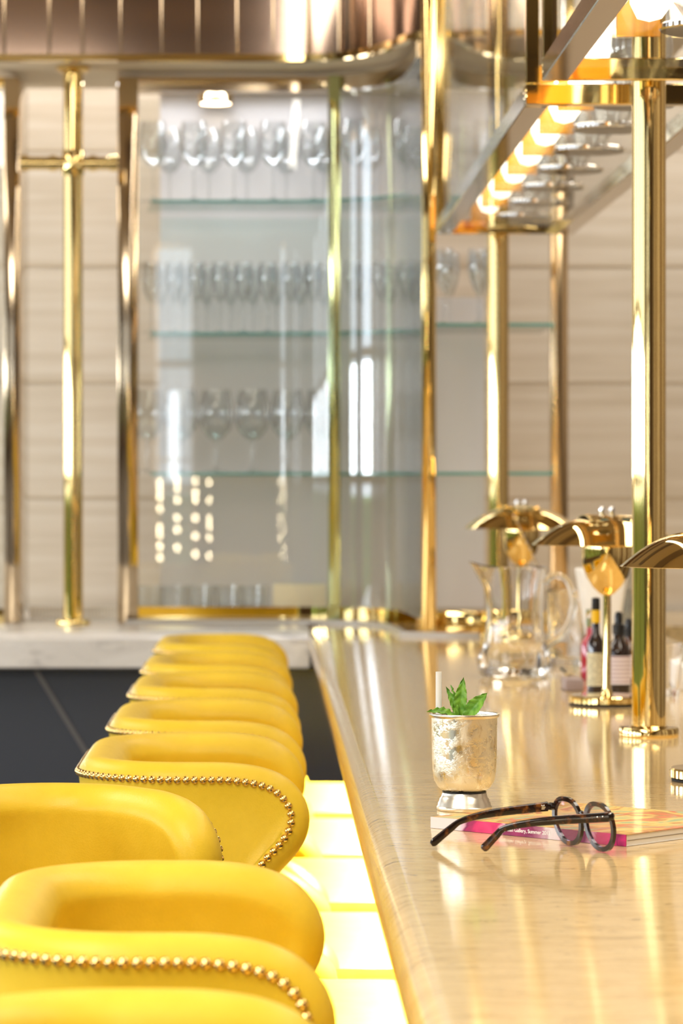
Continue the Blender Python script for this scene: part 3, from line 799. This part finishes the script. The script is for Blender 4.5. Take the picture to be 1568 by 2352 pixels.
m = M['label_wine'] = mat('white_wine_label', S(235, 225, 225), .6); v = coords(m); a_ = nd(m, 'ShaderNodeTexWave', Scale=42.0, bands_direction='Z'); lk(m, v, a_.inputs['Vector'])
lk(m, ramp(m, a_.outputs[0], [(.12, S(150, 110, 120)), (.3, S(232, 222, 222))]).outputs[0], pb(m).inputs['Base Color'])
yb = 6.02
bottle(xat(1368, yb), yb, zat(1372, yb)-CT, .0165, M['dark_bottle'], M['black'], mat('yellow_band', S(235, 190, 20), .4), 'slim bottle with black cap, yellow neck band and cream label', lab=M['label_cream'])
yb = 6.12
bottle(xat(1420, yb), yb, zat(1405, yb)-CT, .0225, M['dark_bottle'], M['black'], None, 'dark dropper bottle with black top and white label with dark red lines', True, M['label_wine'])
yb = 6.36
bottle(xat(1443, yb), yb, zat(1420, yb)-CT, .021, M['brown_bottle'], M['black'], None, 'brown dropper bottle half hidden behind the thick brass pole', True, M['label_wine'])
yb = 6.50
t = bottle(xat(1356, yb), yb, zat(1398, yb)-CT, .020, mat('red_glass', (0.35, 0.01, 0.03, 1), .1, coat=.5), M['silver_metal'], M['silver_metal'], 'dark red bottle behind the yellow banded bottle')
# bar tools lying on the counter
tl = thing('jigger_spoon', 'dark and gold bar tool lying between the jug and the bottles', 'bar tool')
a = Vector((xat(1290, 6.7), 6.7, CT+.012)); b = Vector((xat(1332, 6.3), 6.32, CT+.005))
link('shaft', tube(B(), [a.lerp(b, i/8) for i in range(9)], [.0045, .0045, .004, .0035, .0032, .0032, .004, .0045, .0045], 12), M['black'], tl)
link('collar', tube(B(), [a.lerp(b, .35), a.lerp(b, .52)], .0052, 12), M['brass'], tl)
bm = box(B(), (-.022, -.05, 0), (.012, .05, .022), .002); o = link('match_box', bm, mat('mauve_grey_box', S(150, 132, 128), .5)); o.location = (xat(1322, 6.2), 6.22, CT+.0005)
tag(o, 'small mauve grey box lying left of the bottles', 'box')
# right of the thick pole
yg = 6.05
bm = lathe(B(), [(.0001, 0), (.017, 0), (.0265, .095), (.0255, .0955), (.0155, .012), (.0001, .012)], 32); o = link('shot_glass', bm, M['glass']); o.location = (xat(1537, yg), yg, CT+.0005)
tag(o, 'small flared glass right of the thick brass pole', 'glass')
bm = B(); box(bm, (0, 0, 0), (.20, .15, .045), .002); o = link('napkin_stack', bm, M['white']); o.location = (xat(1546, 6.3), 6.2, CT+.0005)
tag(o, 'stack of white napkins at the right edge beyond the thick pole', 'napkins')
for i, (px, yy, h) in enumerate(((1428, 7.0, .165), (1440, 7.2, .20))):
    bm = lathe(B(), [(.0001, 0), (.020, 0), (.021, h), (.0198, h), (.0185, .01), (.0001, .01)], 32); o = link('test_tube_glass', bm, M['stem']); o.location = (xat(px, yy), yy, CT+.0005)
    tag(o, ['slim clear cylinder glass behind the dropper bottle', 'taller slim clear cylinder glass behind the thick pole'][i], 'glass')

# ------------------------------------------------------------------ julep cup with mint
m = M['julep'] = mat('frosted_silver', (0.88, 0.82, 0.66, 1), .3, 1)
v = coords(m); a1 = nd(m, 'ShaderNodeTexNoise', Scale=210.0, Detail=5.0, Roughness=.7); lk(m, v, a1.inputs['Vector'])
a2 = nd(m, 'ShaderNodeTexNoise', Scale=48.0, Detail=6.0, Roughness=.62); lk(m, v, a2.inputs['Vector'])
vz = coords(m, (1, 1, .45)); a3 = nd(m, 'ShaderNodeTexNoise', Scale=70.0, Detail=3.0, Roughness=.6, Distortion=.4); lk(m, vz, a3.inputs['Vector'])
mm = nd(m, 'ShaderNodeMath', operation='MULTIPLY'); lk(m, a1.outputs[0], mm.inputs[0]); lk(m, ramp(m, a2.outputs[0], [(.42, (0, 0, 0, 1)), (.55, (1, 1, 1, 1))]).outputs[0], mm.inputs[1])
bump(m, mm.outputs[0], .55, .0012)
lk(m, ramp(m, a3.outputs[0], [(.27, (.10, .075, .05, 1)), (.33, (.66, .56, .38, 1)), (.45, (.92, .87, .72, 1))]).outputs[0], pb(m).inputs['Base Color'])
lk(m, ramp(m, a2.outputs[0], [(.40, (.24, .24, .24, 1)), (.6, (.42, .42, .42, 1))]).outputs[0], pb(m).inputs['Roughness'])
M['silver'] = mat('smooth_silver', (0.92, 0.86, 0.74, 1), .28, 1)
yU = 3.955; xU = xat(1066, yU)
cup = thing('julep_cup', 'silver julep cup with mint, beaded with cold, standing behind the magazine', 'cup', (xU, yU, CT+.0003))
link('body', lathe(B(), [(.0001, .0225), (.016, .0222), (.026, .0235), (.032, .028), (.0365, .036), (.0385, .048), (.0392, .065), (.0398, .108), (.0400, .1135), (.0385, .1135), (.038, .09), (.037, .05), (.031, .032), (.0001, .028)], 80), M['julep'], cup)
link('rim', lathe(B(), [(.0398, .1125), (.0415, .1125), (.0425, .1145), (.0422, .1165), (.0405, .1172), (.0388, .1165), (.0385, .1140)], 80), M['silver'], cup)
link('foot', lathe(B(), [(.0001, 0), (.0325, 0), (.0335, .0015), (.0335, .004), (.0322, .0055), (.0318, .009), (.0305, .0105), (.0298, .014), (.0282, .0155), (.0270, .0195), (.0265, .021), (.0001, .0215)], 64), M['silver'], cup)
link('collar', lathe(B(), [(.0255, .0212), (.0268, .0214), (.0268, .0228), (.0255, .0230)], 64), M['black'], cup)
bm = lathe(B(), [(.0001, .104), (.0375, .104), (.0378, .1045), (.0001, .106)], 48); link('crushed_ice', bm, mat('crushed_ice', (.85, .85, .80, 1), .3, trans=.4), cup)
# straw
o = link('straw', tube(B(), [(0, 0, 0), (.0, 0, .075)], .0037, 16), M['straw']); o.location = (xat(1008, yU), yU+.008, CT+.092)
tag(o, 'frosted white straw standing at the left of the julep cup', 'straw')
# mint leaves
m = M['mint'] = mat('mint_leaf', S(70, 130, 40), .45)
v = coords(m); a_ = nd(m, 'ShaderNodeTexNoise', Scale=90.0, Detail=5.0); lk(m, v, a_.inputs['Vector'])
lk(m, ramp(m, a_.outputs[0], [(.3, S(66, 122, 24)), (.7, S(132, 178, 56))]).outputs[0], pb(m).inputs['Base Color']); bump(m, a_.outputs[0], .5, .002)
mint = thing('mint_sprig', 'green mint sprig with four leaves rising from the julep cup', 'mint', (xU, yU, CT+.108))
def leaf(p0, p1, width, up, bend=.006):
    p0, p1 = Vector(p0), Vector(p1); t = (p1-p0); Ln = t.length; t.normalize(); up = Vector(up); up = (up-t*up.dot(t)).normalized(); sd = t.cross(up)
    bm = B(); N, K = 26, 6; g = []
    for i in range(N+1):
        u = i/N; prf = (math.sin(PI*u**.80))**.85 if 0 < u < 1 else 0
        ser = 1+(.07 if i % 2 else -.02); w_ = width/2*prf
        c = p0+t*Ln*u+up*bend*math.sin(PI*u)
        row_ = []
        for k in range(-K, K+1):
            q = k/K; e = ser if abs(k) == K else 1
            rip = .0012*math.sin(u*30+abs(q)*5)*abs(q)
            row_.append(bm.verts.new(c+sd*w_*q*e+up*(abs(q)**1.2*w_*.42+rip)))
        g.append(row_)
    for A, C in zip(g, g[1:]):
        for k in range(2*K): bm.faces.new((A[k], A[k+1], C[k+1], C[k]))
    bmesh.ops.remove_doubles(bm, verts=bm.verts[:], dist=.00005)
    r = bmesh.ops.solidify(bm, geom=bm.faces[:], thickness=.0005)
    return bm
def lp(px, py, dy=0): return (xat(px, yU+dy)-xU, dy, zat(py, yU+dy)-CT-.108)
for a, b, w_, up, bd in ((lp(1050, 1650, -.008), lp(982, 1634, -.022), .0130, (0, -.55, .85), .004),
                     (lp(1051, 1648), lp(1025, 1579, .008), .0085, (.3, -1, 0), .003),
                     (lp(1053, 1650, .004), lp(1064, 1557, .004), .0150, (-.15, -1, 0), .004),
                     (lp(1066, 1654, -.006), lp(1118, 1592, -.004), .0175, (-.3, -1, .25), .004)):
    link('leaf', leaf(a, b, w_, up, bd), M['mint'], mint)
link('leaf', leaf(lp(1049, 1640, .006), lp(1037, 1577, .012), .005, (.8, -1, 0), .002), M['mint'], mint)
link('stem', tube(B(), [lp(1056, 1668), lp(1053, 1650), lp(1050, 1632, .003)], .0013, 8), M['mint'], mint)

# ------------------------------------------------------------------ magazine
dA, dB_ = dist(1902), dist(1945)
A0 = Vector((xat(989, dA), dA)); A1 = Vector((xat(1437, dB_), dB_)); sd = (A1-A0); SL = sd.length; sd.normalize(); wdv = Vector((-sd.y, sd.x)); WM = .242; TM = .0128
ang = math.atan2(sd.y, sd.x)
mg = thing('magazine', 'thick art magazine lying on the bar under the spectacles, pink spine with white lettering', 'magazine', (A0.x, A0.y, CT+.0003), ang)
print('magazine spine', SL)
m = M['cover'] = mat('cover_art', S(220, 180, 90), .4, coat=.08, spec=.3)
v = coords(m, (9, 5, 9)); a_ = nd(m, 'ShaderNodeTexNoise', Scale=1.3, Detail=4.0, Roughness=.55, Distortion=2.6); lk(m, v, a_.inputs['Vector'])
lk(m, ramp(m, a_.outputs[0], [(.36, S(140, 160, 110)), (.43, S(205, 176, 105)), (.48, S(226, 180, 90)), (.53, S(165, 112, 55)), (.58, S(205, 96, 60)), (.64, S(150, 172, 125))]).outputs[0], pb(m).inputs['Base Color'])
m = M['spine'] = mat('spine_art', S(200, 60, 110), .4, spec=.3)
tc = nd(m, 'ShaderNodeTexCoord'); sx = nd(m, 'ShaderNodeSeparateXYZ'); lk(m, tc.outputs['Object'], sx.inputs[0])
nz = nd(m, 'ShaderNodeTexNoise', Scale=40.0, Detail=2.0, Distortion=1.5); lk(m, tc.outputs['Object'], nz.inputs['Vector'])
ma = nd(m, 'ShaderNodeMath', operation='MULTIPLY_ADD'); lk(m, nz.outputs[0], ma.inputs[0]); ma.inputs[1].default_value = .03; lk(m, sx.outputs[0], ma.inputs[2])
mb = nd(m, 'ShaderNodeMath', operation='DIVIDE'); lk(m, ma.outputs[0], mb.inputs[0]); mb.inputs[1].default_value = SL+.03
g, mgt, dk, pk = S(214, 204, 200), S(196, 40, 96), S(120, 26, 72), S(226, 176, 190)
lk(m, ramp(m, mb.outputs[0], [(0, g), (.175, g), (.19, pk), (.21, dk), (.25, mgt), (.31, S(216, 60, 110)), (.34, mgt), (.37, pk), (.39, dk), (.43, S(150, 40, 90)), (.47, pk), (.49, dk), (.55, S(170, 110, 130)), (.60, g), (.64, S(214, 190, 190)), (.66, dk), (.74, S(110, 26, 60)), (.80, mgt), (.86, S(224, 40, 120)), (.90, dk), (.95, S(210, 30, 110)), (1, S(190, 40, 90))]).outputs[0], pb(m).inputs['Base Color']) if False else None
stops = [(0, g), (.195, g), (.205, pk), (.225, dk), (.27, mgt), (.33, S(216, 60, 110)), (.37, mgt), (.39, pk), (.41, dk), (.47, S(150, 40, 90)), (.52, dk), (.57, S(170, 110, 130)), (.61, g), (.66, S(214, 190, 190)), (.68, dk), (.77, S(110, 26, 60)), (.80, pk), (.82, mgt), (.88, S(224, 40, 120)), (.92, dk), (.96, S(210, 30, 110)), (1, S(190, 40, 90))]
lk(m, ramp(m, mb.outputs[0], stops).outputs[0], pb(m).inputs['Base Color'])
bm = box(B(), (.001, .0012, .0006), (SL-.001, WM-.001, TM-.0006)); 
link('page_block', bm, M['pages'], mg, smooth=False)
bm = box(B(), (0, .0002, TM-.0006), (SL, WM, TM)); link('cover', bm, M['cover'], mg, smooth=False)
bm = box(B(), (0, .0002, 0), (SL, WM, .0006)); link('back_cover', bm, M['white'], mg, smooth=False)
bm = box(B(), (0, -.0004, 0), (SL, .0010, TM)); link('spine', bm, M['spine'], mg, smooth=False)
# dark line between two page sections
bm = box(B(), (SL-.001, .004, TM*.45), (SL-.0006, WM-.004, TM*.49)); link('page_gap', bm, mat('page_shadow_gap', S(120, 105, 85), .8), mg, smooth=False)
cu = bpy.data.curves.new('spine_text', 'FONT'); cu.body = 'Gagosian Gallery, Summer 2013'; cu.size = .0066; cu.align_x = 'LEFT'; cu.align_y = 'CENTER'; cu.extrude = .00008
cu.space_character = .96; cu.offset = .00006
to = bpy.data.objects.new('spine_text', cu); COL.objects.link(to); to.parent = mg; to.rotation_euler = (PI/2, 0, 0); cu.materials.append(M['white'])
# place so the lettering runs from px 1150 to 1262 of the photograph
def spine_u(px):
    lo, hi = 0.0, SL
    for _ in range(40):
        mid = (lo+hi)/2; q = A0+sd*mid
        if VX+q.x*F/q.y < px: lo = mid
        else: hi = mid
    return lo
u0, u1 = spine_u(1146), spine_u(1263)
bpy.context.view_layer.update(); wtxt = to.dimensions.x
cu.size *= (u1-u0)/max(wtxt, 1e-4)
to.location = (u0, -.0006, TM*.50)
to.location = (u0, -.0006, TM*.50); bpy.context.view_layer.update()
tme = bpy.data.meshes.new_from_object(to.evaluated_get(bpy.context.evaluated_depsgraph_get()))
tx = bpy.data.objects.new('lettering', tme); COL.objects.link(tx); tx.parent = mg; tx.rotation_euler = (PI/2, 0, 0); tx.location = (u0, -.0006, TM*.50)
bpy.data.objects.remove(to)

# ------------------------------------------------------------------ spectacles
m = M['tort'] = mat('tortoiseshell', (.03, .012, .006, 1), .12, coat=.35, spec=.4)
v = coords(m); a_ = nd(m, 'ShaderNodeTexNoise', Scale=95.0, Detail=3.0); lk(m, v, a_.inputs['Vector'])
lk(m, ramp(m, a_.outputs[0], [(.50, (.012, .006, .004, 1)), (.60, (.07, .022, .006, 1)), (.70, (.20, .07, .012, 1))]).outputs[0], pb(m).inputs['Base Color'])
def lens_mat():
    m = pane('coated_lens', (.95, .92, .97, 1), 2.0)
    for n in m.node_tree.nodes:
        if n.type == 'BSDF_GLOSSY': n.inputs['Color'].default_value = (.80, .62, 1, 1)
    return m
M['lens'] = lens_mat()
sp = thing('spectacles', 'dark tortoiseshell spectacles standing on the bar before the magazine', 'spectacles', (0, 0, 0))
dl, dr = dist(1944), dist(1958)
cL = Vector((xat(1304, dl), dl)); cR = Vector((xat(1377, dr), dr))
uu = (cR-cL).normalized(); sep = (cR-cL).length
print('lens sep', sep)
mid = (cL+cR)/2; sep = max(sep, .062); cL = mid-uu*sep/2; cR = mid+uu*sep/2
nrm = Vector((-uu.y, uu.x))
if nrm.x < 0: nrm = -nrm      # front of the frame faces right/away
LH, LW = .0218, .0245         # half height / width of the lens
tilt = .13
def fp(c, a, b, depth=0):     # a along the frame, b up, in the frame's plane
    q = c+uu*a+nrm*(depth-b*tilt)
    return Vector((q.x, q.y, CT+.0015+LH+.0045+b))
def rim_ring(c, sgn, grow=0, n=40):
    pts = []
    for i in range(n):
        a = 2*PI*i/n; x, y = math.cos(a), math.sin(a)
        w_ = LW+grow; h_ = LH+grow
        X = w_*math.copysign(abs(x)**.88, x); Y = h_*math.copysign(abs(y)**.92, y)
        if y < 0: X *= 1-.10*abs(y)
        pts.append((X, Y))
    return pts
for c, sgn, nm in ((cL, -1, 'rim'), (cR, 1, 'rim')):
    bm = B(); inn, out = rim_ring(c, sgn), rim_ring(c, sgn, .0052); n = len(inn); R_ = []
    for dd in (-.0020, .0020):
        R_.append([bm.verts.new(fp(c, x, y, dd*.9)) for x, y in inn]); R_.append([bm.verts.new(fp(c, x, y, dd)) for x, y in out])
    for i in range(n):
        j = (i+1) % n
        bm.faces.new((R_[0][i], R_[0][j], R_[1][j], R_[1][i])); bm.faces.new((R_[2][i], R_[3][i], R_[3][j], R_[2][j]))
        bm.faces.new((R_[1][i], R_[1][j], R_[3][j], R_[3][i])); bm.faces.new((R_[0][i], R_[2][i], R_[2][j], R_[0][j]))
    bmesh.ops.bevel(bm, geom=[e for e in bm.edges if len(e.link_faces) == 2 and e.calc_face_angle(0) > 1], offset=.0006, segments=2, affect='EDGES')
    link('rim', bm, M['tort'], sp)
    bm = B(); a_ = [bm.verts.new(fp(c, x*1.01, y*1.01, .0004)) for x, y in inn]; b_ = [bm.verts.new(fp(c, x*1.01, y*1.01, -.0004)) for x, y in inn]
    bm.faces.new(a_); bm.faces.new(b_[::-1])
    for i in range(n): bm.faces.new((a_[i], a_[(i+1) % n], b_[(i+1) % n], b_[i]))
    link('lens', bm, M['lens'], sp, smooth=False)
g = sep/2-LW-.002
link('bridge', tube(B(), [fp(mid, a, b, -.001) for a, b in ((-g-.002, .006), (-g*.5, .0105), (0, .0118), (g*.5, .0105), (g+.002, .006))], .0026, 12, flat=(1.15, .9)), M['tort'], sp)
# end pieces, hinges and temples
tips = [(990, 1944), (1108, 1956)]
for c, sgn, tp, bend in ((cL, -1, tips[0], (1062, 1880)), (cR, 1, tips[1], (1160, 1897))):
    h = fp(c, sgn*(LW+.005), .0135, -.003)
    link('end_piece', tube(B(), [fp(c, sgn*(LW-.002), .0125, 0), fp(c, sgn*(LW+.003), .0135, 0), fp(c, sgn*(LW+.0055), .0135, -.002), fp(c, sgn*(LW+.0055), .0135, -.007)], [.0030, .0036, .0036, .0032], 12, flat=(1.2, .8)), M['tort'], sp)
    h = fp(c, sgn*(LW+.0055), .0135, -.006)
    dt = dist(tp[1]-3, .004); T = Vector((xat(tp[0], dt), dt, CT+.0045))
    # bend point lies 72% along the way back, at the height the photograph gives it
    kx = xat(bend[0], (h.y+dt)/2); kk = (h.x-kx)/(h.x-T.x); kd = h.y+(T.y-h.y)*kk
    K = Vector((xat(bend[0], kd), kd, zat(bend[1], kd)))
    pts = smooth_path([h, h.lerp(K, .5)+Vector((0, 0, .0012)), K.lerp(h, .20)+Vector((0, 0, .0006)), K.lerp(T, .10)+Vector((.0015, 0, -.0002)), K.lerp(T, .38), T], 8)
    n = len(pts); rad = [.0054-.0020*min(1, i/n/.6) if i < n*.62 else .0034+.0016*(i/n-.62)/.38 for i in range(n)]; rad[-1] = .0024; rad[-2] = .0042
    tm = link('temple', tube(B(), pts, rad, 14, flat=(1.0, .40)), M['tort'], sp)
    if sgn < 0:
        bm = box(B(), (-.0022, -.0026, -.0024), (.0022, -.0020, .0024), .0003, 1); box(bm, (-.0048, -.0024, -.0008), (.0030, -.0018, .0008)); 
        p_ = h.lerp(K, .06); bm.transform(Matrix.Translation(p_)); link('hinge', bm, M['silver_metal'], tm)
    else:
        for q in (.06, .11):
            p_ = h.lerp(K, q); bm = bmesh.new(); bmesh.ops.create_uvsphere(bm, u_segments=12, v_segments=8, radius=.0009, matrix=Matrix.Translation(p_+Vector((0, -.0019, .001)))); link('rivet', bm, M['silver_metal'], tm)

# ------------------------------------------------------------------ ceiling gold coffers and downlights (seen in the brass)
k = 0
for iy in range(7):
    y = .6+iy*1.3
    bm = box(B(), (PX-.25, y, ZT-.03), (PX+.25, y+.7, ZT-.001), .004); o = link('trim_%d' % (iy+10), bm, M['gold_panel']); o['kind'] = 'structure'

# dark beams added across the unseen ceiling to stripe the brass reflections
for i in range(9):
    y = -1.4+i*1.3
    for x0, x1 in ((XL+.01, -2.2-1.05), (-.70, .05), (1.72, XR-.01)):
        if y+.3 > 9.5: continue
        o = link('trim_%d' % (20+i*3+(0 if x0 < -3 else 1 if x0 < 0 else 2)), box(B(), (x0, y, ZT-.07), (x1, y+.34, ZT-.001), .003, 1), M['wallpaint']); o['kind'] = 'structure'
# hanging lamp of small bulbs on four strands, mirrored as warm dots in the cabinet glass
t = thing('pendant_lamp', 'four strands of small warm bulbs seen as bright dots in the cabinet glass', 'lamp', (-.48, -1.5, 0))
M['small_bulb'] = mat('small_warm_bulb', (1, 1, 1, 1), .4, emit=(1, .82, .52, 1), estr=70)
link('ceiling_rose', lathe(B(), [(.0001, ZT-.03), (.09, ZT-.03), (.10, ZT-.005), (.0001, ZT-.002)], 32), M['brass'], t)
link('ring', tube(B(), [(.22*math.cos(a*PI/12), .05*math.sin(a*PI/12), 1.62) for a in range(25)], .006, 8, cap=False), M['brass'], t)
for xx in (-.16, -.055, .055, .15):
    link('cord', tube(B(), [(xx*.3, 0, ZT-.03), (xx, 0, 1.62)], .0015, 6), M['black'], t)
    link('strand', tube(B(), [(xx, 0, 1.62), (xx, 0, .96)], .0012, 6), M['brass'], t)
    z = 1.50-abs(xx)*.1
    while z > 1.0:
        bm = bmesh.new(); bmesh.ops.create_uvsphere(bm, u_segments=12, v_segments=8, radius=.011, matrix=Matrix.Translation((xx, 0, z)) @ Matrix.Diagonal((1, 1, 1.7, 1)))
        link('bulb', bm, M['small_bulb'], t); z -= random.choice((.045, .07, .11))
